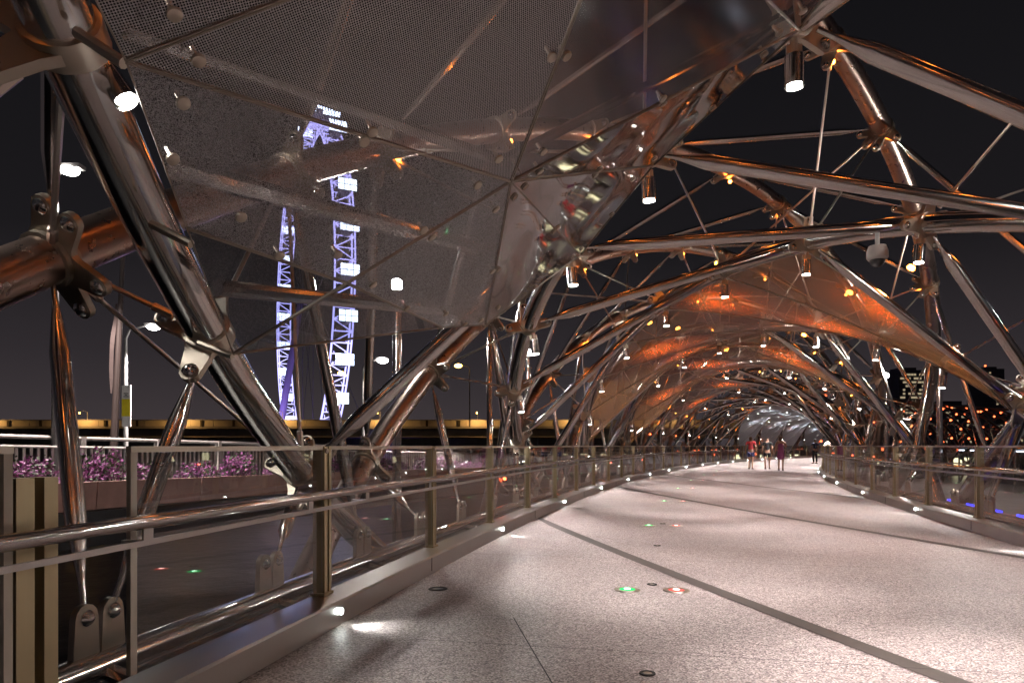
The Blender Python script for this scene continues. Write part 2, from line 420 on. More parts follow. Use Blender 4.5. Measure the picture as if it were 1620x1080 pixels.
def bracket(P, T, r, dirs, parent, near):
    """ring plate square to the tube, with one rounded lug towards each member it holds"""
    u = T.orthogonal().normalized(); w = T.cross(u); mb = MB(); bolts = []
    n = 16; R1 = r*1.16
    mb.tube([P-T*.06, P-T*.055, P+T*.055, P+T*.06], [r*1.02, R1, R1, r*1.02], n)
    done = []
    for d in dirs:
        q = d - T*d.dot(T)
        if q.length < .15: q = u
        q.normalize()
        if any(q.dot(e) > .9 for e in done): continue
        done.append(q); side = T.cross(q)
        Ld = r+.17; rw = .062; wb = r*.95
        poly = [P+q*r*.55+side*wb, P+q*(r+.03)+side*(rw*1.35), P+q*Ld+side*rw]
        for k in range(1, 6):
            a = PI*k/6; poly.append(P+q*(Ld+rw*math.sin(a))+side*rw*math.cos(a))
        poly += [P+q*Ld-side*rw, P+q*(r+.03)-side*(rw*1.35), P+q*r*.55-side*wb]
        mb.prism(poly, T*.022)
        bolts.append((P+q*Ld, T))
    o = mb.build('node_bracket', 'bracket', parent)
    if near:
        for c, t in bolts:
            bb = MB(); bb.tube([c-t*.055, c-t*.05, c-t*.032, c+t*.032, c+t*.05, c+t*.055], [.012, .026, .045, .045, .026, .012], 10)
            bb.build('pin_bolt', 'housing', o)
    return o
in_conn, out_conn = {}, {}
def conn(dct, key, d): dct.setdefault(key, []).append(d)
NEAR_END = 90.
CANOPY = {2: (-5, 1), 3: (-5, 1)}                     # winding -> node range of its canopy (first and last strut shown)
def keep_i(n, m):
    s, th, p = in_node(n, m)
    return -7 < s < NEAR_END and p.z-G*s > .15
def keep_o(n, m):
    s, th, p = out_node(n, m)
    return -7 < s < NEAR_END and p.z-G*s > .1
innodes = [(n, m) for n in range(-3, 16) for m in range(-9, 10) if keep_i(n, m) and (in_node(n, m)[0] < 60 or m % 2 == 0)]
outnodes = [(n, m) for n in range(-5, 13) for m in range(-10, 11) if keep_o(n, m) and out_node(n, m)[0] < 66]
ins, outs = set(innodes), set(outnodes)
for (n, m) in innodes:                                # polished straight struts between neighbouring inner turns
    q = (n+1, m+4)
    if q not in ins: continue
    if n in CANOPY and CANOPY[n][0] < m < CANOPY[n][1]: continue
    if n == 0 and m > -5: continue
    A, C = in_node(n, m)[2], in_node(*q)[2]; s = in_node(n, m)[0]
    pencil('tapered_strut', A, C, .072, 'strut', INNER[n % 5], n=12 if s < 20 else 8)
    conn(in_conn, (n, m), (C-A).normalized()); conn(in_conn, q, (A-C).normalized())
for (n, m) in outnodes:
    q = (n+1, m-3)
    if q not in outs: continue
    A, C = out_node(n, m)[2], out_node(*q)[2]; s = out_node(n, m)[0]
    pencil('tapered_strut', A, C, .05, 'strut', OUTER[n % 8], n=10 if s < 20 else 7)
    conn(out_conn, (n, m), (C-A).normalized()); conn(out_conn, q, (A-C).normalized())
opos = [(k, out_node(*k)[2]) for k in outnodes]
for (n, m) in innodes:                                # thin rods from inner nodes out to the two nearest outer nodes
    s, th, p = in_node(n, m)
    near = sorted(opos, key=lambda kp: (kp[1]-p).length)[:2]
    for k, q in near:
        L = (q-p).length
        if L < .75 or L > 3.6: continue
        rod(p, q, .016 if s < 30 else .022, INNER[n % 5])
        conn(in_conn, (n, m), (q-p).normalized()); conn(out_conn, k, (p-q).normalized())
# deck edge tubes with V struts up to the helix nodes
EZ = .13
EDGE_S = [2.75+1.55*k for k in range(-3, 37)]
for side, lb in ((-1, 'polished edge tube lying just outside the left glass railing, carrying V struts'), (1, 'polished edge tube lying just outside the right glass railing, carrying V struts')):
    b = MB(); b.tube([B(s, side*3.86, EZ) for s in frange(S0, 90, 1.)], .085, 14)
    et = tag(b.build('edge_tube', 'polished'), lb, 'edge tube')
    for s in EDGE_S:
        P = B(s, side*3.86, EZ); T = (B(s+.1, side*3.86, EZ)-B(s-.1, side*3.86, EZ)).normalized()
        ci = [(k, in_node(*k)[2]) for k in innodes if in_node(*k)[1]*side > 0 and .7 < in_node(*k)[2].z < 2.3 and abs(in_node(*k)[0]-s) < 1.1]
        co = [(k, q) for k, q in opos if out_node(*k)[1]*side > 0 and 1.0 < q.z < 3.7 and abs(out_node(*k)[0]-s) < .95]
        ds = []
        for lst, dct, targ in ((ci, in_conn, s+.45), (co, out_conn, s-.45)):
            if not lst or (dct is out_conn and side < 0 and 4 < s < 5): continue
            nf = in_node if dct is in_conn else out_node
            k, q = min(lst, key=lambda kp: abs(nf(*kp[0])[0]-s)+.15*abs(kp[1].z-2))
            L = (q-P).length
            if .6 < L < 3.8:
                lug = P + Vector((0, 0, .26)) + T*(.08 if targ > s else -.08)
                pencil('v_strut', lug, q, .052, 'strut', et, gapA=.16, gapC=.28, n=12 if s < 20 else 7, tip=.34)
                conn(dct, k, (P-q).normalized()); ds.append((q-P).normalized())
        if s < 45:
            # gusset with two ears under the V
            mb = MB(); up = Vector((0, 0, 1)); bolts = []
            for e in (-1, 1):
                c = P+up*.27+T*e*.085; poly = [P+T*e*.005+up*.05, P+T*e*.17+up*.03, P+T*e*.155+up*.27]
                for k in range(1, 6):
                    a = PI*k/6; poly.append(c+T*e*.07*math.cos(a)+up*.07*math.sin(a))
                poly += [P+T*e*.015+up*.27]
                mb.prism(poly, T.cross(up)*.018); bolts.append(c)
            g = mb.build('gusset', 'bracket', et)
            if s < 16:
                t = T.cross(up)
                for c in bolts:
                    bb = MB(); bb.tube([c-t*.05, c-t*.045, c-t*.025, c+t*.025, c+t*.045, c+t*.05], [.012, .024, .042, .042, .024, .012], 10); bb.build('pin_bolt', 'housing', g)
            mb = MB(); a = B(s, side*3.45, .02); mb.tube([a, P], .045, 8); mb.build('outrigger', 'polished', et)
for (n, m) in innodes:
    s, th, p = in_node(n, m)
    if (n, m) in in_conn: bracket(p, tangent('i', n, th), TI, in_conn[(n, m)], INNER[n % 5], s < 14)
for (n, m) in outnodes:
    s, th, p = out_node(n, m)
    if (n, m) in out_conn: bracket(p, tangent('o', n, th), TO, out_conn[(n, m)], OUTER[n % 8], s < 16)
# amber lamps on the outer nodes; far ones read as red dots
led_me = MB(); led_me.sphere((0, 0, 0), .034, 10, 6); led_me = led_me.mesh('node_lamp', 'orange')
led_red = MB(); led_red.sphere((0, 0, 0), .034, 8, 6); led_red = led_red.mesh('node_lamp', 'redled')
led_far = MB(); led_far.sphere((0, 0, 0), .13, 8, 6); led_far = led_far.mesh('node_lamp', 'redfar')
for n in range(-5, 30):
    for m in range(-7, 8):
        s, th, p = out_node(n, m)
        if not -6 < s < 165: continue
        cvec = (B(s, CX, ZO)-p).normalized()
        if n <= 1 and m < -4: continue
        if s < 60:
            if abs(m) > 5: me = led_red
            else: me = led_me
            q = p+cvec*(TO+.06)+tangent('o', n, th)*.12
            link('node_lamp', me, OUTER[n % 8], Matrix.Translation(q))
            if abs(m) <= 5 and s < 48: lamp('amber_beam', 'POINT', q+cvec*.07, AMBER_W, (1., .24, .03), OUTER[n % 8], size=.05)
        elif rnd.random() < .55:
            link('node_lamp', led_far, OUTER[n % 8], Matrix.Translation(p+cvec*.3))
# light open lattice on the far reach of the bridge: struts only
for n in range(8, 30):
    for m in range(-9, 10, 2):
        s, th, p = out_node(n, m)
        if 60 <= s < 165 and (p.z-G*s) > 0:
            q = out_node(n+1, m-3)[2]; mb = MB(); mb.tube([p, q], .06, 5); mb.build('tapered_strut', 'strut', OUTER[n % 8])
for n in range(8, 24):
    for m in range(-8, 6, 2):
        s, th, p = in_node(n, m)
        if NEAR_END <= s < 150 and (p.z-G*s) > 0:
            q = in_node(n+1, m+4)[2]; mb = MB(); mb.tube([p, q], .08, 5); mb.build('tapered_strut', 'strut', INNER[n % 5])

# ------------------------------------------------------------------ downlights under the inner tubes
def lamp_meshes():
    r = .065; h = MB(); h.tube([(0, 0, 0), (0, 0, -.005), (0, 0, -.215)], [r*.6, r, r], 18, cap=False)
    h.add([(r*.6*math.cos(2*PI*k/18), r*.6*math.sin(2*PI*k/18), 0) for k in range(18)], [tuple(range(18))])
    l = MB(); l.tube([(0, 0, -.188), (0, 0, -.20), (0, 0, -.212), (0, 0, -.218)], [.050, .049, .038, .015], 18)
    s = MB(); s.tube([(0, 0, .12), (0, 0, 0)], .028, 10); s.box((0, 0, .03), Vector((.05, 0, 0)), Vector((0, .02, 0)), Vector((0, 0, .035)))
    return h.mesh('housing', 'housing'), l.mesh('lens', 'white'), s.mesh('stem', 'bracket')
HM, LM, SM = lamp_meshes()
ORD = ['first', 'second', 'third', 'fourth', 'fifth', 'sixth', 'seventh', 'eighth', 'ninth', 'tenth', 'eleventh', 'twelfth', 'thirteenth', 'fourteenth', 'fifteenth', 'sixteenth', 'seventeenth', 'eighteenth', 'nineteenth', 'twentieth']
ORD += ['twenty-'+o for o in ORD[:9]] + ['thirtieth'] + ['thirty-'+o for o in ORD[:9]]
dl_lab = {(0, -3): 'bright white downlight clamped to the thick polished tube, upper left corner',
          (1, 0): 'large white downlight at the top centre right edge of the near canopy',
          (1, -1): 'white downlight hanging beside the pointed right tip of the near canopy',
          (1, -2): 'white downlight beneath the mirrored lower right edge of the near canopy',
          (1, -3): 'small white downlight left of centre below the near canopy tip',
          (2, 2): 'white downlight under the big joint of the right hand arch tube',
          (2, 1): 'white downlight right of centre, left of the dome camera',
          (2, 0): 'white downlight at the top left of the first orange canopy',
          (2, -1): 'white downlight on the left shoulder of the first orange canopy',
          (2, -2): 'white downlight lower on the left flank of the first orange canopy',
          (2, -3): 'lowest white downlight on the left flank of the first orange canopy'}
for (n, m) in innodes:
    s, th, p = in_node(n, m)
    if not (-5 <= m <= 4) or s > 88: continue
    if n == 0 and m < -3: continue
    if s > 22 and m % 2: continue
    cvec = (B(s, CX, ZI)-p).normalized()
    q = p + cvec*(.10 if n else .55) + Vector((0, 0, -.15))
    lab = dl_lab.get((n, m))
    if lab is None:
        pos = {-5: 'at the foot of its left flank', -4: 'low on its left flank', -3: 'halfway down its left flank', -2: 'on its left shoulder', -1: 'just left of its crown', 0: 'at its crown',
               1: 'just right of its crown', 2: 'on its right shoulder', 3: 'halfway down its right flank', 4: 'low on its right flank'}[m]
        lab = f'white downlight on the {ORD[max(0, n-1)] if n > 0 else "overhead" if n == 0 else "rear"} polished arch tube, {pos}'
    e = empty('downlight', lab, 'downlight', 'white downlights under the polished tubes', loc=q)
    tilt = Matrix.Rotation(rad(10)*(-1 if th < 0 else 1), 4, 'Y')
    for nm, me in (('housing', HM), ('lens', LM), ('stem', SM)):
        o = D.objects.new(nm, me); COL.objects.link(o); o.parent = e
    lamp('beam', 'SPOT', (0, 0, -.24), SPOT_W*(1.5 if abs(m) < 2 else .75)*(1.9 if n <= 1 and m >= 1 else 1.)*(.3 if n == 0 and m == -3 else 1. if s < 22 else 1.3 if s < 36 else 4.5), (1., .955, .93), e, aim=(0, 0, -1), size=.06, cone=60 if abs(m) < 2 else 98, blend=.8)
    e.rotation_euler = (0, rad(9)*math.sin(th), -heading(s))
    if n == 0 and m == -3:
        e.location = ray(152, 92, 2.62); e.scale = (.72, .72, .95)
        e.rotation_euler = (ray(190, 150, 2.6)-ray(145, 85, 2.6)).to_track_quat('-Z', 'Y').to_euler()

# ------------------------------------------------------------------ near canopy: triangular panels between the first two inner turns
def panel(name, pts, mat, parent, thick=.012, uvs=1., rim=True):
    a, b_, c = [Vector(p) for p in pts[:3]]; nrm = (b_-a).cross(c-a).normalized()
    mb = MB()
    if mat == 'mirror' and len(pts) == 3:             # rolled sheet: slightly wavy between its fixings
        N = 22; idx = {}; vs = []
        for i in range(N+1):
            for j in range(N+1-i):
                u_, v_ = i/N, j/N; w_ = 1-u_-v_; p = a*w_+b_*u_+c*v_
                env = min(1., 27*u_*v_*w_*1.4)
                hgt = .32*(.010*math.sin(p.x*5.1+2.2*math.sin(p.z*2.7)+p.y*1.3)+.007*math.sin(p.z*8.3+1.7*math.sin(p.x*3.1+p.y*2.2))+.003*math.sin(p.x*11+p.y*7+p.z*6))
                idx[(i, j)] = len(vs); vs.append(p+nrm*hgt*env)
        fs = []
        for i in range(N):
            for j in range(N-i):
                fs.append((idx[(i, j)], idx[(i+1, j)], idx[(i, j+1)]))
                if i+j < N-1: fs.append((idx[(i+1, j)], idx[(i+1, j+1)], idx[(i, j+1)]))
        mb.add(vs, fs)
    else: mb.add(pts, [tuple(range(len(pts)))])
    me = mb.mesh(name, mat, len(mb.f) > 1); u = (b_-a).normalized(); w = nrm.cross(u)
    uv = me.uv_layers.new(name='UVMap')
    for l in me.loops:
        p = me.vertices[l.vertex_index].co - a; uv.data[l.index].uv = (p.dot(u)*uvs, p.dot(w)*uvs)
    o = link(name, me, parent)
    if rim:
        mb = MB(); N = len(pts)
        cen = sum((Vector(p) for p in pts), Vector())/N
        for i in range(N):
            A, C = Vector(pts[i]), Vector(pts[(i+1) % N]); t = (C-A).normalized(); inn = (cen-A); inn = (inn-t*inn.dot(t)).normalized()
            mb.box((A+C)/2+inn*.003, (C-A)/2, inn*.003, nrm*.007)
        mb.build('panel_rim', 'edge', o, False)
    return o
KC = .84
a0, a1, mm = hit(196, 96, .90), hit(368, 560, .90), hit(808, 287, .77)
b0, b1, bx, b2 = hit(1264, 48, .92), hit(1034, 262, .88), hit(918, 404, .86), hit(768, 514, .82)
top, e0 = hit(1000, -212, KC), hit(-60, -420, .90)
top2, e1 = hit(1700, -520, .96), hit(420, -1100, .93)
bmid = hit(700, 518, .82)
can = empty('near_canopy', 'big faceted canopy of speckled glass and mirror steel panels overhead at left', 'canopy', loc=B(4, -2, 3))
def cpanel(*a, **k):
    o = panel(*a, **k); o.matrix_parent_inverse = Matrix.Translation(-can.location); return o
def bolt_at(p, nrm):
    mb = MB(); mb.tube([p-nrm*.06, p-nrm*.002, p+nrm*.002, p+nrm*.011, p+nrm*.014], [.010, .010, .027, .025, .018], 14)
    o = mb.build('panel_bolt', 'bracket', can); o.matrix_parent_inverse = Matrix.Translation(-can.location)
q1, q2 = a0.lerp(a1, .45), a1.lerp(mm, .40)
tris = [('glass_panel', (a0, mm, q2, q1), 'frit'), ('clear_glass_panel', (q1, q2, a1), 'clear'), ('glass_panel', (q2, mm, b2, bmid), 'frit'), ('clear_glass_panel', (a1, q2, bmid), 'clear'), ('perforated_panel', (a0, top, mm), 'perf'),
        ('perforated_panel', (a0, e0, top), 'perf'), ('steel_panel', (mm, top, b0), 'mesh_mirror'), ('steel_panel', (mm, b0, b1), 'mirror'), ('steel_panel', (mm, b1, bx), 'mirror'), ('steel_panel', (mm, bx, b2), 'mirror'),
        ('steel_panel', (top, top2, b0), 'mesh_mirror'), ('perforated_panel', (e0, e1, top), 'perf'), ('steel_panel', (top, e1, top2), 'brushed')]
for nm, pts, mat in tris:
    c = sum(pts, Vector())/len(pts)
    q = [p.lerp(c, .004) for p in pts]
    cpanel(nm, q, mat, can)
    nrm = (pts[1]-pts[0]).cross(pts[2]-pts[0]).normalized()
    if nrm.dot(cam.location-c) < 0: nrm = -nrm
    if mat == 'clear': continue
    for i in range(len(pts)):
        for f in (.13, ):
            p = pts[i].lerp(c, max(.1, .24/(c-pts[i]).length)); bolt_at(p, nrm)
        p = pts[i].lerp(pts[(i+1) % len(pts)], .5).lerp(c, .07); bolt_at(p, nrm)
# folded mirror flange along the right edge, up to the tube
out = lambda p, k: p + (p-B(to_sof(p)[0], CX, ZI)).normalized()*k
for A, C in ((b0, b1), (b1, bx), (bx, b2), (top2, b0)):
    s1, s2 = A + Vector((.10, .10, .17)), C + Vector((.10, .10, .17))
    cpanel('edge_flange', [A, C, s2, s1], 'mirror', can, rim=False)
# support arms behind the glass
for A, C, r in ((a0.lerp(a1, .35), mm.lerp(b2, .5), .05), (a0.lerp(a1, .8), a1.lerp(b2, .85), .045), (a0, mm, .03), (mm, b0, .03)):
    mb = MB(); up = Vector((-.05, .10, .16)); mb.tube([A+up, C+up], r, 10); o = mb.build('support_arm', 'polished', can); o.matrix_parent_inverse = Matrix.Translation(-can.location)
for p in (a0, a0.lerp(a1, .5), a1, b0, b1, b2):       # stub arms out to the tubes
    mb = MB(); mb.tube([p+Vector((0, 0, -.01)), out(p, .22)], .02, 8); o = mb.build('stub_arm', 'bracket', can); o.matrix_parent_inverse = Matrix.Translation(-can.location)

# ------------------------------------------------------------------ further canopies: one bay per pair of neighbouring nodes
def bay_surface(n, m, bulge=.10, nu=14, nv=4, k=.965):
    vs = []; uvl = []
    for j in range(nv+1):
        f = j/nv
        th1 = TH0_I+(m-f)*DTH_I; th2 = TH0_I+(m+4-f)*DTH_I
        A, C = in_pt(in_s(n, th1), th1, k), in_pt(in_s(n+1, th2), th2, k)
        for i in range(nu+1):
            u = i/nu; p = A.lerp(C, u); s, o = to_sof(p)
            p = p + (p-B(s, CX, ZI)).normalized()*(bulge*4*u*(1-u)*(1-.35*math.sin(PI*f)))
            vs.append(p); uvl.append((u*4.2, f*1.6))
    return vs, uvl, nu, nv
def bay_panels(n, m, mat, parent, two=True, **kw):
    vs, uvl, nu, nv = bay_surface(n, m, **kw); w = nu+1
    cut = nu//2 if two else nu
    for lo, hi in (((0, cut), (cut, nu)) if two else ((0, nu),)):
        mb = MB(); idx = {}; vv = []
        for j in range(nv+1):
            for i in range(lo, hi+1): idx[(i, j)] = len(vv); vv.append(vs[j*w+i])
        mb.add(vv, [(idx[(i, j)], idx[(i+1, j)], idx[(i+1, j+1)], idx[(i, j+1)]) for j in range(nv) for i in range(lo, hi)])
        o = mb.build('canopy_panel', mat, parent)
    mb = MB(); mb.tube([vs[i] for i in range(w)], .014, 6); mb.build('canopy_seam', 'edge', parent)
def canopy(n, m0, m1, mat, label, **kw):
    e = empty('arch_canopy', label, 'canopy')
    for m in range(m0, m1+1): bay_panels(n, m, mat, e, **kw)
    for th_off, nn in ((0, n), (4, n+1)):             # edge tubes of the sheet
        pts = []
        for f in frange(m0-1, m1, .25):
            th = TH0_I+(f+th_off)*DTH_I; pts.append(in_pt(in_s(nn, th), th, .965))
        mb = MB(); mb.tube(pts, .02, 7); mb.build('canopy_edge', 'polished', e)
    return e
def uplights(e, n, spots, w, mat='orange', col=(1., .30, .05), nm='amber_uplight'):
    for m, f, u in spots:                             # small amber lamps just above the sheet
        th1 = TH0_I+(m-f)*DTH_I; th2 = TH0_I+(m+4-f)*DTH_I
        p = in_pt(in_s(n, th1), th1, .965).lerp(in_pt(in_s(n+1, th2), th2, .965), u); s, o = to_sof(p); d = (p-B(s, CX, ZI)).normalized()
        c = p+d*.75; mb = MB(); mb.tube([c+d*.04, c, c-d*.01], [.05, .06, .05], 10); mb.build(nm, mat, e)
        lamp('canopy_wash', 'SPOT', c-d*.03, w, col, e, aim=-d, size=.08, cone=128, blend=1.)
c2 = canopy(2, -4, 1, 'perf_far', 'perforated bronze canopy glowing orange, first arch beyond the near canopy')
uplights(c2, 2, [(1, .1, .38), (0, .5, .62), (0, .6, .16), (-2, .5, .30), (-3, .4, .62)], 68)
c3 = canopy(3, -4, 1, 'perf_far', 'second perforated bronze canopy, lower and farther, glowing orange under the arches')
uplights(c3, 3, [(1, .5, .36), (-1, .5, .30), (-2, .6, .66), (-3, .5, .3)], 68)
c4 = canopy(4, -4, -1, 'perf_far', 'third perforated bronze canopy, small, on the left flank of the arches')
uplights(c4, 4, [(-1, .5, .35), (-3, .4, .4)], 60)
for n in (7, 8, 9, 10):
    cg = canopy(n, -5, 1, 'perf_grey', ['grey faceted canopy at the end of the tunnel, nearest of its row', 'grey faceted canopy second in the row at the end of the tunnel',
           'grey faceted canopy third in the row at the end of the tunnel', 'grey faceted canopy farthest in the row at the end of the tunnel'][n-7], bulge=.02)
    uplights(cg, n, [(1, .5, .4), (0, .5, .75), (-1, .5, .25), (-2, .5, .6), (-3, .5, .3), (-4, .5, .6)], 38, 'white', (.9, .95, 1.), 'white_uplight')

# ------------------------------------------------------------------ glass railings
POST_S = [1.99+2.33*k for k in range(-4, 36)]
def railing(side, label):
    r = empty('glass_railing', label, 'railing', loc=B(10, side*3.6, 0)); off = side*3.455
    def add(mb, nm, mat, par=None, sm=False):
        o = mb.build(nm, mat, par or r, sm)
        if par is None: o.matrix_parent_inverse = Matrix.Translation(-r.location)
        return o
    for i, s in enumerate(POST_S):
        a = Vector((math.sin(heading(s)), math.cos(heading(s)), 0)); t = Vector((a.y, -a.x, 0))*side; up = Vector((0, 0, 1))
        joint = abs(s-1.99) < .1 and side < 0
        ztop = 1.13 if joint else 1.245
        zb = .15
        mb = MB()
        wds = ((-.055, .042), (.058, .034)) if joint else ((-.026, .026), (.034, .014))
        for c, hw in wds:
            mb.box(B(s, off, (zb+ztop)/2)+a*c, a*hw*.92, t*.045, up*(ztop-zb)/2)
        mb.box(B(s, off, .185)+a*.0, a*.07, t*.055, up*.01)
        p = add(mb, 'post', 'post')
        if s < 18 and not joint:
            mb = MB(); c = B(s, off, ztop-.03)-t*.045-a*.026; mb.tube([c+t*.005, c-t*.012, c-t*.014], [.02, .02, .012], 12); add(mb, 'clamp_bolt', 'bracket', p, True)
        if i+1 < len(POST_S):
            s2 = POST_S[i+1]; g0 = .50 if joint else .06; g1 = .11 if abs(s2-1.99) < .1 and side < 0 else .035
            A0_, A1_ = s+g0, s2-g1
            mb = MB(); vs = []
            for q in (A0_, A1_):
                for d in (-.006, .006):
                    for z in (.19, 1.222): vs.append(B(q, off+side*(-.02)+d, z))
            mb.add(vs, [(0, 1, 5, 4)])
            add(mb, 'glass_pane', 'glass')
            mb = MB(); strip(mb, [(off-.034*1, 1.222), (off-.006, 1.222), (off-.006, 1.25), (off-.034, 1.25)] if side > 0 else [(off+.006, 1.222), (off+.034, 1.222), (off+.034, 1.25), (off+.006, 1.25)], [A0_-.02, A1_+.02]); add(mb, 'top_rail', 'bracket')
            if s < 6 and side < 0:
                for q in (A0_, A1_):
                    mb = MB(); mb.box(B(q, off+.02, .715), Vector((.008, .012, 0)), Vector((.012, -.004, 0)), Vector((0, 0, .507))); add(mb, 'pane_edge', 'bracket')
    hs = frange(S0+1, POST_S[-1], .8)
    mb = MB(); mb.tube([B(s, off-side*.145, .915) for s in hs], .032, 14); add(mb, 'handrail', 'polished', None, True)
    mb = MB(); strip(mb, [(off-side*.145-.008, .81), (off-side*.145+.008, .81), (off-side*.145+.008, .835), (off-side*.145-.008, .835)], hs); add(mb, 'lower_rail', 'kerb')
    for s in [q+f for q in POST_S[:-1] for f in (.45, 1.9)]:
        if s > 50: break
        a = Vector((math.sin(heading(s)), math.cos(heading(s)), 0)); t = Vector((a.y, -a.x, 0))
        mb = MB(); mb.box(B(s, off-side*.145, .86), a*.03, t*.005, Vector((0, 0, .035))); mb.box(B(s, off-side*.08, .822), a*.012, t*.06, Vector((0, 0, .008))); add(mb, 'rail_clip', 'kerb')
railing(-1, 'glass panel railing with bronze posts and round handrail on the left')
railing(1, 'glass panel railing with bronze posts and round handrail on the right')

# ------------------------------------------------------------------ floor lamps and drain discs
def floor_disc(s, off, r, mat, name, label, cat, group, lit=None):
    e = empty(name, label, cat, group, loc=B(s, off, .0)); mb = MB()
    ring = [(r, .004), (r*.96, .009), (r*.62, .010), (r*.6, .006)]
    vs = [(q*math.cos(2*PI*k/20), q*math.sin(2*PI*k/20), z) for q, z in ring for k in range(20)]
    fs = [(j*20+k, j*20+(k+1) % 20, (j+1)*20+(k+1) % 20, (j+1)*20+k) for j in range(3) for k in range(20)]
    mb.add(vs, fs); mb.build('bezel', 'bracket' if lit else 'seam', e)
    mb = MB(); mb.add([(r*.6*math.cos(2*PI*k/20), r*.6*math.sin(2*PI*k/20), .0062) for k in range(20)]+[(0, 0, .012)], [(k, (k+1) % 20, 20) for k in range(20)])
    mb.build('lens' if lit else 'cover', mat, e)
    if lit:
        mb = MB(); mb.add([(r*.26*math.cos(2*PI*k/14), r*.26*math.sin(2*PI*k/14), .0128) for k in range(14)]+[(0, 0, .0145)], [(k, (k+1) % 14, 14) for k in range(14)]); mb.build('lens_core', 'gcore' if mat == 'green' else 'rcore', e)
ordn = ['nearest', 'second', 'third', 'fourth', 'fifth', 'sixth', 'seventh', 'eighth']
for k in range(8):
    s = 5.75+4.85*k
    floor_disc(s, -1.335, .115, 'green', 'floor_lamp', f'{ordn[k]} green glowing round lamp set in the deck', 'floor lamp', 'round lamps set in the deck', ((.1, 1, .3), .25))
    floor_disc(s+.06, -.92, .115, 'redfloor', 'floor_lamp', f'{ordn[k]} red glowing round lamp set in the deck', 'floor lamp', 'round lamps set in the deck', ((1, .15, .1), .25))
floor_disc(5.43, -2.95, .085, 'black', 'drain_cap', 'dark round cap in the deck near the left kerb', 'floor cap', 'dark round caps in the deck')
for i, s in enumerate((3.58, 6.02, 8.45, 10.9)):
    floor_disc(s, -1.13, .045, 'bracket', 'drain_cap', f'small steel cap between the deck lamps, {ordn[i]} from the viewer', 'floor cap', 'small round caps in the deck')

# ------------------------------------------------------------------ dome camera under the right arch tube
c = ray(1388, 402, 8.1)
e = empty('dome_camera', 'white security dome camera hanging under the right hand arch tube', 'camera', loc=c)
mb = MB(); mb.tube([(0, 0, .10), (0, 0, .095), (0, 0, .03), (0, 0, -.045), (0, 0, -.07)], [.06, .095, .118, .118, .10], 20); mb.build('housing', 'whitepl', e)
mb = MB(); mb.sphere((0, 0, -.07), .085, 16, 10); mb.build('dome', 'black', e)
mb = MB(); mb.tube([(0, 0, .09), (0, 0, .30)], .025, 10); mb.build('stem', 'whitepl', e)

# ------------------------------------------------------------------ masts with a lamp on top beside the bridge
mast_lab = {}
for side, s_list, zt in ((-1, (2.0, 10.3, 18.7, 27.), 3.85), (1, (5.2, 13.2, 20.6, 29.), 3.8)):
    for i, s in enumerate(s_list):
        p = B(s, side*5.45, 0)
        e = empty('lamp_mast', f'polished steel lamp mast outside the {"left" if side < 0 else "right"} railing, {ordn[i]} from the viewer', 'lamp mast', 'lamp masts beside the bridge', loc=p)
        mb = MB(); mb.tube([(0, 0, -3), (0, 0, zt-.3), (0, 0, zt-.28), (0, 0, zt)], [.078, .074, .055, .05], 16); mb.build('pole', 'polished', e)
        mb = MB(); mb.tube([(0, 0, zt+.005), (0, 0, zt+.03), (0, 0, zt+.16), (0, 0, zt+.19)], [.05, .085, .085, .03], 14); mb.build('lantern', 'white', e)
        lamp('mast_light', 'POINT', (0, 0, zt+.30), 190, (1., .95, .9), e, size=.09)

# ------------------------------------------------------------------ viewing pod on the right with light strips
b = MB(); strip(b, [(4.3, -.25), (7.4, -.25), (7.4, -.02), (4.3, -.02)], frange(11, 27, 1)); pod = tag(b.build('viewing_pod', 'conc', smooth=False), 'low viewing platform outside the right railing', 'platform')
for s in frange(11.5, 26.5, 1.35):
    mb = MB(); mb.tube([B(s, 7.3, -.02), B(s, 7.3, 1.12)], .03, 8); mb.build('rail_post', 'polished', pod)
mb = MB(); mb.tube([B(s, 7.3, 1.16) for s in frange(11, 27, 1)], .03, 8); mb.build('rail', 'polished', pod)
for i, s in enumerate(frange(12.2, 26, 1.38)):
    mb = MB(); mb.tube([B(s-.3, 7.26, 1.095), B(s+.3, 7.26, 1.095)], .02, 6); mb.build('white_light_strip', 'whitestrip', pod)
for i, s in enumerate([9.2+1.18*k for k in range(8)]):
    mb = MB(); mb.tube([B(s-.26, 4.6, .08), B(s+.26, 4.6, .08)], .022, 6); mb.build('blue_light_strip', 'blue', pod)
mb = MB(); mb.tube([B(s, 4.6, .04) for s in frange(8.6, 20, .8)], .03, 7); mb.build('strip_carrier', 'satin', pod)

# ------------------------------------------------------------------ road bridge on the left: planter, flowers, fence, road
def zr(s): return -.015*(s-12)
b = MB(); ssr = frange(-6, 75, 1.5)
def strip2(mb, prof, ss):
    n = len(prof); vs = [B(s, o, z+zr(s)-G*s) for s in ss for (o, z) in prof]
    mb.add(vs, [(i*n+k, (i+1)*n+k, (i+1)*n+(k+1) % n, i*n+(k+1) % n) for i in range(len(ss)-1) for k in range(n)]+[tuple(range(n)), tuple(range(len(vs)-1, len(vs)-n-1, -1))])
strip2(b, [(-40, -.8), (-13.9, -.8), (-13.9, -.1), (-40, -.1)], ssr)
tag(b.build('road', 'asphalt', smooth=False), kind='structure')
pl = empty('planter_wall', 'reddish concrete planter wall filled with purple flowers beyond the left railing', 'planter')
for i, s in enumerate(frange(-6, 72, 3.)):
    b = MB(); strip2(b, [(-13.5, -.12), (-13.44, .50), (-13.62, .50), (-13.64, -.12)], frange(s+.015, s+2.985, 1.)); b.build('wall_panel', 'terracotta', pl, False)
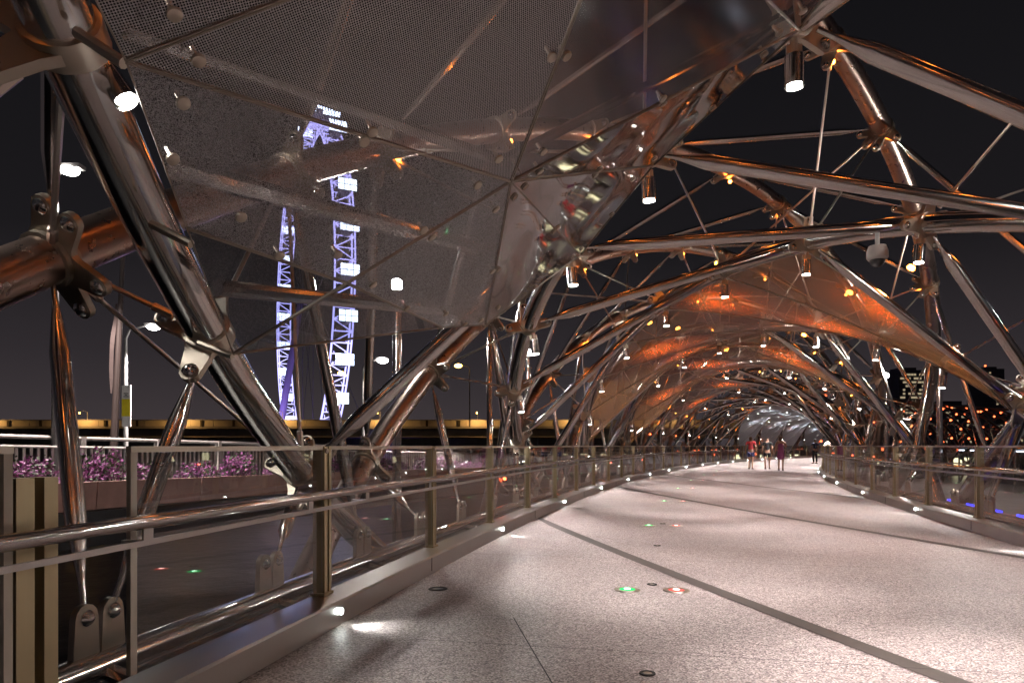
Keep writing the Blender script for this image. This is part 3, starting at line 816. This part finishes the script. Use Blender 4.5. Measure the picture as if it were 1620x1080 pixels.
b = MB(); strip2(b, [(-13.66, -.12), (-13.66, .42), (-14.6, .42), (-14.6, -.12)], ssr); b.build('soil_bed', 'soil', pl, False)
b = MB(); strip2(b, [(-13.3, -.9), (-13.3, -.14), (-14.0, -.14), (-14.0, -.9)], ssr); b.build('base_beam', 'black', pl, False)
def shrub_mesh(seed):
    r = random.Random(seed); mb = MB(); mats = []
    for k in range(1050):
        a = r.uniform(0, 2*PI); h = r.betavariate(1.6, 1.8); rr = (r.random()**.5)*.52*(1-.45*h)
        c = Vector((rr*math.cos(a)*.85, rr*math.sin(a)*1.9, h*.72-.12 + .10*math.sin(5*a+seed)))
        if c.x > .28: c.z -= .28*r.random()
        n = Vector((r.gauss(0, 1), r.gauss(0, 1), r.gauss(0, 1))).normalized(); u = n.orthogonal().normalized(); w = n.cross(u); z = r.uniform(.022, .058)
        mb.add([c-u*z, c-w*z*.6, c+u*z, c+w*z*.6], [(0, 1, 2, 3)]); mats.append(0 if r.random() < .62 else 1)
    me = mb.mesh('foliage', 'bract', False); me.materials.append(M['leaf']); me.polygons.foreach_set('material_index', mats); me.update()
    st = MB()
    for k in range(7):
        a = r.uniform(0, 2*PI); p = Vector((0, r.uniform(-.5, .5), -.15)); q = p+Vector((.3*math.cos(a), .5*math.sin(a), .5)); st.tube([p, p.lerp(q, .5)+Vector((.03, 0, .06)), q], [.012, .009, .004], 5)
    return me, st.mesh('stem', 'soil')
SH = [shrub_mesh(k) for k in range(4)]
place = ['at the far left edge', 'left of the slanting strut', 'behind the left V strut', 'between the left V struts', 'near the banner pole', 'right of the thick slanting tube',
         'by the tall mast', 'behind the mid posts', 'farther along the planter']
for i, s in enumerate(frange(3, 56, 1.55)):
    p = B(s, -13.95+rnd.uniform(-.12, .12), .48+zr(s)-G*s)
    e = empty('flower_shrub', f'purple flowering shrub on the reddish planter wall, {ORD[i]} from the near end', 'shrub', 'purple flowering shrubs along the planter', loc=p)
    e.rotation_euler = (0, 0, -heading(s)+rnd.choice((0, 0, .15, -.15))); sc = rnd.uniform(.85, 1.2); e.scale = (sc, sc*rnd.uniform(.7, 1.05), sc*rnd.uniform(.5, 1.1))
    f, st = SH[i % 4]
    for nm, me in (('foliage', f), ('stem', st)):
        o = D.objects.new(nm, me); COL.objects.link(o); o.parent = e
fe = empty('road_fence', 'pale metal fence with thin upright bars behind the purple flowers', 'fence')
FO = -15.6
fpost = MB(); fpost.box((0, 0, .75), Vector((.07, 0, 0)), Vector((0, .07, 0)), Vector((0, 0, .82))); fpost = fpost.mesh('fence_post', 'fence', False)
fbar = MB(); fbar.box((0, 0, .62), Vector((.012, 0, 0)), Vector((0, .035, 0)), Vector((0, 0, .64))); fbar = fbar.mesh('fence_bar', 'fence', False)
def fmat(s, off): return Matrix.Translation(B(s, off, zr(s)-G*s)) @ Matrix.Rotation(-heading(s), 4, 'Z')
for s in frange(0, 60, 2.3): link('fence_post', fpost, fe, fmat(s, FO-.5))
for s in frange(1, 44, .165): link('fence_bar', fbar, fe, fmat(s, FO))
for z, o, r in ((1.52, FO-.5, .05), (1.30, FO-.5, .035), (1.28, FO, .03), (.15, FO, .03)):
    b = MB(); b.tube([B(s, o, z+zr(s)-G*s) for s in frange(-4, 66, 2)], r, 8); b.build('fence_rail', 'fence', fe)

# street lamps
def street_lamp(px, py, d, arm, mat, label, watts, col, zbase=-.1, armdir=1, hh=.16):
    p = ray(px, py, d); base = Vector((p.x-arm*armdir, p.y, zbase))
    e = empty('street_lamp', label, 'street lamp', 'street lamps on the road bridge', loc=base); h = p.z-zbase
    mb = MB(); pts = [Vector((0, 0, 0)), Vector((0, 0, h*.5)), Vector((0, 0, h-.5)), Vector((arm*armdir*.15, 0, h-.12)), Vector((arm*armdir*.9, 0, h+.06))]
    mb.tube(pts, [.10, .08, .06, .05, .04], 10); mb.build('post', 'pole', e)
    mb = MB(); mb.box(Vector((arm*armdir, 0, h+.06)), Vector((.32, 0, 0)), Vector((0, .14, 0)), Vector((0, 0, .05))); mb.build('head', 'pole', e, False)
    mb = MB(); mb.sphere(Vector((arm*armdir, 0, h-.03)), hh, 12, 7, .5); mb.build('lens', mat, e)
    if watts: lamp('street_beam', 'SPOT', (arm*armdir, 0, h-.35), watts, col, e, aim=(0, 0, -1), size=.2, cone=100, blend=.3)
street_lamp(110, 268, 17, .35, 'white', 'white street lamp shining at the upper left beside the thick tube', 6500, (1, .92, .85), armdir=1, hh=.22)
street_lamp(243, 516, 27, 1.1, 'white', 'white street lamp with a yellow banner on its post, left of the thick tube', 13000, (1, .92, .85), armdir=1, hh=.24)
street_lamp(605, 569, 36, 1.0, 'white', 'white street lamp between the tall mast and the diagonal tubes', 13000, (1, .92, .85), armdir=1, hh=.3)
street_lamp(540, 590, 95, 1.5, 'sodium', 'yellow street lamp standing beside the ferris wheel rim', 0, None, 4, 1, .5)
street_lamp(725, 578, 90, 1.5, 'sodium', 'yellow street lamp right of the reddish brown tube', 0, None, 4, -1, .5)
street_lamp(846, 612, 105, 1.5, 'sodium', 'yellow street lamp right of the second mast', 0, None, 4, 1, .5)
# banner on the second lamp post and a leaning banner pole
d = 26.6; b = MB()
e = empty('post_banner', 'narrow white and yellow banner sign on a lamp post', 'banner', loc=ray(200, 640, d))
mb = MB(); mb.abox(-.17, .17, -.02, .02, -.85, .75); mb.build('cloth', 'banner', e, False)
mb = MB(); mb.abox(-.165, .165, -.03, -.024, -.45, .22); mb.build('yellow_field', 'yellow', e, False)
mb = MB()
for z, w in ((.42, .09), (.36, .05), (.30, .10)): mb.abox(-w, w, -.03, -.024, z, z+.035)
mb.build('print_lines', 'black', e, False)
d = 20.; e = empty('banner_pole', 'dark leaning banner pole left of the thick polished tube', 'pole', loc=ray(180, 712, d))
mb = MB(); top_ = ray(195, 395, d)-e.location; mb.tube([Vector((0, 0, -1)), Vector((0, 0, 0)), top_], [.12, .11, .06], 10); mb.build('pole', 'darkpole', e)
A, C = ray(184, 480, d)-e.location, ray(175, 622, d)-e.location
mb = MB(); n = 12; vs = []
for i in range(n+1):
    f = i/n; p = A.lerp(C, f); wv = .03*math.sin(f*9)
    vs += [p+Vector((.03, wv, 0)), p+Vector((-.02-.08*math.sin(PI*f)**.7, wv+.02*math.sin(f*14), 0))]
mb.add(vs, [(2*i, 2*i+1, 2*i+3, 2*i+2) for i in range(n)]); mb.build('banner_cloth', 'bannerdk', e)

# ------------------------------------------------------------------ flyover across the background
fl = empty('flyover', 'long elevated road with a yellow lit parapet across the background', 'flyover'); FY = 120.
mb = MB(); mb.abox(-140, 60, FY, FY+14, 3.1, 4.6); mb.build('girder', 'conc', fl, False)
mb = MB(); mb.abox(-140, 60, FY-1.2, FY+15, 4.6, 5.0); mb.build('deck_edge', 'conc', fl, False)
for x in frange(-138, 58, 4.): 
    mb = MB(); mb.abox(x-1.97, x+1.97, FY-1.15, FY-.85, 5.004, 6.0); mb.build('parapet_panel', 'parapet', fl, False)
for x in frange(-138, 58, 5.6):
    mb = MB(); mb.abox(x-.2, x+.2, FY-1.32, FY-1.152, 4.99, 6.06); mb.build('parapet_post', 'soil', fl, False)
mb = MB(); mb.abox(-140, 60, FY-1.25, FY-.75, 6.004, 6.16); mb.build('parapet_rail', 'conc', fl, False)
for x in (-112, -84, -56, -23, 6, 34):
    mb = MB(); mb.box((x, FY+6, -2.2), Vector((1.2, 0, 0)), Vector((0, 2, 0)), Vector((0, 0, 5.3))); mb.build('pier', 'conc', fl, False)
for i, x in enumerate(frange(-125, 45, 17)):
    e = empty('sodium_lamp', f'small sodium lamp on the flyover parapet, {ORD[i]} from the left', 'street lamp', 'sodium lamps along the flyover', loc=(x, FY-3.2, 7.2))
    mb = MB(); mb.sphere((0, 0, 0), .12, 8, 5); mb.build('lens', 'sodium', e)
    mb = MB(); mb.tube([(0, 0, .1), (0, 1., .4), (0, 2.2, .3), (0, 2.2, -1.)], .05, 6); mb.build('arm', 'pole', e)
    lamp('sodium_beam', 'SPOT', (0, .0, -.3), 620, (1, .55, .17), e, aim=(0, 1, -.35), size=.2, cone=165, blend=.3)
lamp('blue_pier_lamp', 'SPOT', (-24, FY-3, -3), 900, (.05, .08, 1), fl, aim=(0, 1, .7), size=.3, cone=70, blend=.5)

# ------------------------------------------------------------------ ferris wheel, seen almost edge on
WD = 305.; C0 = ray(487, 475, WD); R = 74.; az = rad(-26.4)
h_ = Vector((math.sin(az), math.cos(az), 0)); ax = Vector((h_.y, -h_.x, 0)); up = Vector((0, 0, 1))
fw = empty('ferris_wheel', 'giant ferris wheel with purple lit rim and white capsules seen edge on', 'ferris wheel')
def wp(t, r, a): return C0 + h_*(r*math.cos(t)) + up*(r*math.sin(t)) + ax*a
NS = 112
for a, r in ((-3.5, R), (3.5, R), (-3.0, R-2.6), (3.0, R-2.6)):
    mb = MB(); mb.tube([wp(2*PI*k/NS, r, a) for k in range(NS+1)], .32, 6, False); mb.build('rim_tube', 'purple', fw)
mb = MB()
for k in range(NS):
    t0, t1 = 2*PI*k/NS, 2*PI*(k+1)/NS; sg = 1 if k % 2 else -1
    mb.tube([wp(t0, R, -3.5*sg), wp(t1, R, 3.5*sg)], .22, 5); mb.tube([wp(t0, R, -3.5), wp(t0, R, 3.5)], .24, 5); mb.tube([wp(t0, R-2.6, -2), wp(t0, R, -2.2)], .16, 5)
    mb.tube([wp(t0, R-2.6, 2), wp(t0, R, 2.2)], .16, 5)
mb.build('rim_bracing', 'purple', fw)
for k in range(32):
    t = 2*PI*(k+.35)/32; c = wp(t, R+4.4, 0); cap = MB()
    cap.tube([c+h_*(-3.3), c+h_*(-3.0), c+h_*3.0, c+h_*3.3], [1.6, 2.3, 2.3, 1.6], 10); o = cap.build('capsule', 'pole', fw)
    for j in range(2):
        for i in range(3):
            q = c+ax*(-2.2+2.2*i)+up*(-1.0+2.1*j)-h_*3.36
            w = MB(); w.box(q, ax*.98, up*.92, h_*.05); w.build('window', 'capsule', o, False)
        q = c+up*(-.72+1.5*j)
        for sg in (1, ):
            w = MB(); w.box(q+ax*1.8*sg, h_*2.6, up*.55, ax*.06); w.build('window', 'capsule', o, False)
for sg in (-1, 1):
    mb = MB(); mb.tube([C0+ax*sg*3, C0+ax*sg*14+up*-(C0.z+4)], [1.3, 1.6], 12); mb.build('leg', 'purpleleg', fw)
    mb = MB(); mb.tube([C0+ax*sg*3, C0+ax*sg*16+h_*-60+up*-(C0.z+4)], .12, 5); mb.build('stay_cable', 'cable', fw)
    for k in range(14):
        t = 2*PI*(k+.5)/14; mb = MB(); mb.tube([C0+ax*sg*2.5, wp(t, R-2.6, sg*2)], .10, 4); mb.build('spoke_cable', 'cable', fw)
mb = MB(); mb.tube([C0-ax*5, C0+ax*5], 2.2, 14); mb.build('hub', 'purpleleg', fw)
for dx, dz in ((-10, -55), (12, -50)):
    lamp('leg_lamp', 'POINT', C0+ax*dx*2.0-h_*14+up*dz, 9000, (.5, .35, 1), fw, size=1.)

# ------------------------------------------------------------------ far towers on the right
def tower(px, d, wpx, ytop, depth, rows, cols, litp, label, mat='winwarm', name='tower_block', beacon=False):
    p = ray(px, ytop, d); w = wpx/1080*d; z1 = p.z; z0 = -7
    e = empty(name, label, 'tower', 'towers across the bay', loc=(p.x, d, z0)); H = z1-z0
    mb = MB(); mb.abox(-w/2, w/2, 0, depth, 0, H); mb.abox(-w*.3, w*.3, depth*.2, depth*.8, H, H+w*.12); mb.build('wall', 'tower', e, False)
    ch, cw = (H*.92)/rows, w*.92/cols; R_ = random.Random(int(px))
    for j in range(rows):
        mb = MB(); mb.abox(-w/2-.3, w/2+.3, -.5, 0, H*.05+ch*j-.12*ch, H*.05+ch*j+.02*ch); mb.build('floor_band', 'conc', e, False)
        i = 0
        while i < cols:
            if R_.random() < litp:
                L = R_.choice((1, 1, 2, 3)) if litp > .5 else 1
                L = min(L, cols-i); x0 = -w*.46+cw*i
                mb = MB(); mb.abox(x0+.1*cw, x0+cw*L-.1*cw, -.2, -.05, H*.05+ch*j+.25*ch, H*.05+ch*j+.75*ch); mb.build('window', mat, e, False); i += L
            else: i += 1
    if beacon:
        mb = MB(); mb.sphere((0, depth/2, H+w*.2), .9, 8, 6); mb.build('beacon', 'redfar', e)
        mb = MB(); mb.tube([(0, depth/2, H), (0, depth/2, H+w*.2)], .3, 6); mb.build('antenna', 'pole', e)
tower(1443, 420, 42, 585, 20, 22, 9, .72, 'lit office tower behind the right hand arch tubes')
tower(1572, 620, 34, 583, 22, 26, 8, .05, 'dark tall tower with a red beacon at the right edge', beacon=True)
tower(1512, 500, 56, 640, 25, 12, 12, .14, 'dark low tower block with scattered windows left of the dark tower')
tower(1545, 540, 60, 652, 22, 9, 12, .12, 'broad low dark block in front of the dark tower')
tower(1600, 480, 50, 660, 22, 8, 10, .2, 'low dark block at the right edge of the skyline')
tower(1400, 520, 40, 655, 22, 9, 9, .2, 'low block left of the lit office tower')
# waterfront with lit shopfronts
wf = empty('waterfront_pavilion', 'low waterfront pavilion with bright shopfronts seen through the right railing', 'pavilion')
base = ray(1530, 735, 210)
mb = MB(); mb.abox(base.x-75, base.x+110, base.y, base.y+20, -7, 1.2); mb.build('wall', 'tower', wf, False)
mb = MB(); mb.abox(base.x-77, base.x+112, base.y-3, base.y+21, 1.2, 1.8); mb.build('roof', 'conc', wf, False)
for x in frange(base.x-70, base.x+100, 8.5):
    if rnd.random() < .65: mb = MB(); mb.abox(x-2.2, x+rnd.uniform(.5, 3), base.y-.3, base.y-.05, -4.5, -.8); mb.build('shop_window', 'winwarm2', wf, False)

# ------------------------------------------------------------------ people
def skin(name, verts, edges, radii, mat, parent, sub=2):
    me = D.meshes.new(name); me.from_pydata(verts, edges, []); o = D.objects.new(name, me); COL.objects.link(o)
    md = o.modifiers.new('skin', 'SKIN'); sv = me.skin_vertices[0].data if me.skin_vertices else None
    if sv is None:
        bpy.context.view_layer.objects.active = o; bpy.ops.mesh.customdata_skin_add(); sv = me.skin_vertices[0].data
    for i, r in enumerate(radii): sv[i].radius = r if isinstance(r, tuple) else (r, r)
    sv[0].use_root = True
    s2 = o.modifiers.new('sub', 'SUBSURF'); s2.levels = sub; s2.render_levels = sub
    dg = bpy.context.evaluated_depsgraph_get(); ev = o.evaluated_get(dg); nm = D.meshes.new_from_object(ev); nm.name = name
    nm.materials.clear(); nm.materials.append(mat); nm.polygons.foreach_set('use_smooth', [True]*len(nm.polygons))
    o.modifiers.clear(); o.data = nm; D.meshes.remove(me); o.parent = parent; return o
M['skin'] = plain('skin', (.45, .26, .18), .55, .1)
def cloth(name, c): return plain(name, c, .85, .18, 8.)
def person(s, off, face, h, label, top, bottom, hair, kind='shorts', stride=.16, lean=0., arms='down', long_hair=True):
    e = empty('person', label, 'person', loc=B(s, off, .004)); k = h/1.72
    e.rotation_euler = (0, 0, face); e.scale = (k, k, k); L = lean
    hipL, hipR = (-.09, 0, .90), (.09, 0, .90)
    P = [(0, 0, .95), (0, .02*L, 1.12), (0, .18*L, 1.32), (0, .30*L, 1.44), (0, .36*L, 1.50), (0, .42*L, 1.60), (0, .44*L, 1.68)]
    Rr = [(.135, .10), (.115, .09), (.145, .10), (.10, .075), .052, (.078, .092), (.07, .08)]
    E = [(0, 1), (1, 2), (2, 3), (3, 4), (4, 5), (5, 6)]
    def limb(start, pts, rs):
        i0 = start
        for p, r in zip(pts, rs): P.append(p); Rr.append(r); E.append((i0, len(P)-1)); i0 = len(P)-1
    limb(0, [(-.09, 0, .84), (-.095, stride*.9, .48), (-.095, stride*.6-.03, .09), (-.10, stride*.6+.11, .035)], [.088, .055, .036, (.035, .03)])
    limb(0, [(.09, 0, .84), (.095, -stride*.3, .48), (.095, -stride-.03, .09), (.10, -stride+.11, .035)], [.088, .055, .036, (.035, .03)])
    for sg in (-1, 1):
        if arms == 'rail' : pts = [(sg*.19, .27*L, 1.40), (sg*.24, .27*L+.16, 1.16), (sg*.16, .27*L+.38, 1.10), (sg*.15, .27*L+.47, 1.10)]
        elif arms == 'up' and sg > 0: pts = [(sg*.19, 0, 1.40), (sg*.27, .1, 1.18), (sg*.12, .26, 1.34), (sg*.08, .28, 1.42)]
        else: pts = [(sg*.19, .27*L, 1.40), (sg*.25, -.03+.2*L, 1.13), (sg*.27, .08+.2*L, .89), (sg*.27, .11+.2*L, .80)]
        limb(3, pts, [.058, .043, .032, (.028, .036)])
    skin('body', P, E, Rr, M['skin'], e)
    sh = [(0, 0, .98), (0, .02*L, 1.12), (0, .18*L, 1.30), (0, .29*L, 1.42), (-.19, .27*L, 1.40), (.19, .27*L, 1.40), (-.235, -.01+.22*L, 1.24), (.235, -.01+.22*L, 1.24)]
    if kind != 'dress': skin('shirt', sh, [(0, 1), (1, 2), (2, 3), (3, 4), (3, 5), (4, 6), (5, 7)], [(.155, .12), (.135, .11), (.165, .12), (.12, .09), .075, .075, .062, .062], top, e)
    if kind == 'dress':
        skin('dress', [(0, 0, .52), (0, 0, .72), (0, 0, .95), (0, .02*L, 1.12), (0, .18*L, 1.30), (0, .29*L, 1.42)], [(0, 1), (1, 2), (2, 3), (3, 4), (4, 5)], [(.21, .18), (.195, .16), (.165, .125), (.13, .105), (.16, .115), (.10, .08)], top, e)
    elif kind == 'shorts':
        skin('shorts', [(0, 0, .97), (-.092, .01, .84), (.092, 0, .84), (-.095, stride*.5, .62), (.095, -stride*.2, .62)], [(0, 1), (0, 2), (1, 3), (2, 4)], [(.15, .115), .108, .108, .09, .09], bottom, e)
    else:
        skin('trousers', [(0, 0, .97), (-.092, .01, .84), (.092, 0, .84), (-.095, stride*.9, .48), (.095, -stride*.3, .48), (-.095, stride*.6-.03, .10), (.095, -stride-.03, .10)], [(0, 1), (0, 2), (1, 3), (2, 4), (3, 5), (4, 6)], [(.15, .115), .106, .106, .075, .075, .058, .058], bottom, e)
    hz = [(0, .44*L-.015, 1.70), (0, .42*L-.04, 1.62)] + ([(0, .38*L-.075, 1.46)] if long_hair else [])
    skin('hair', hz, [(i, i+1) for i in range(len(hz)-1)], [(.088, .09), (.092, .085), (.07, .04)][:len(hz)], hair, e)
    hb = MB()
    for sx, yy in ((-.10, stride*.6+.06), (.10, -stride+.06)): hb.box((sx, yy-.0, .02), Vector((.045, 0, 0)), Vector((0, .12, 0)), Vector((0, 0, .02)))
    hb.build('shoes', 'black', e, False)
    fb = MB()
    for sg in (-1, 1): fb.sphere((sg*.032, .44*L+.082, 1.615), .011, 6, 4)
    fb.sphere((0, .44*L+.098, 1.585), .016, 6, 4); fb.build('face', 'skin', e)
red, blu, blk, pur, crm, nav = cloth('red_cloth', (.55, .05, .06)), cloth('blue_denim', (.05, .06, .16)), cloth('black_cloth', (.012, .012, .014)), cloth('purple_cloth', (.28, .07, .18)), cloth('cream_cloth', (.62, .55, .42)), cloth('navy_cloth', (.02, .022, .05))
hr1, hr2 = cloth('brown_hair', (.09, .045, .025)), cloth('black_hair', (.015, .012, .012))
person(38.4, -.05, -heading(38), 1.74, 'person in a red top and blue shorts walking away, left of the three walkers', red, blu, hr1)
person(38.8, .75, -heading(38), 1.70, 'person in black clothes walking away in the middle of the three walkers', blk, blk, hr2, stride=-.14, long_hair=False)
person(37.1, 1.52, -heading(38), 1.72, 'person in a purple dress walking away, right of the three walkers', pur, pur, hr1, kind='dress', stride=.12, arms='up')
person(49.5, 3.0, -heading(48)-1.35, 1.74, 'person in a cream top leaning on the right railing far down the deck', crm, blk, hr2, stride=.05, lean=.8, arms='rail', long_hair=False)
person(52., 2.2, -heading(48)+.6, 1.70, 'person in dark clothes standing near the right railing beyond the walkers', nav, blk, hr2, kind='trousers', stride=.05, long_hair=False)
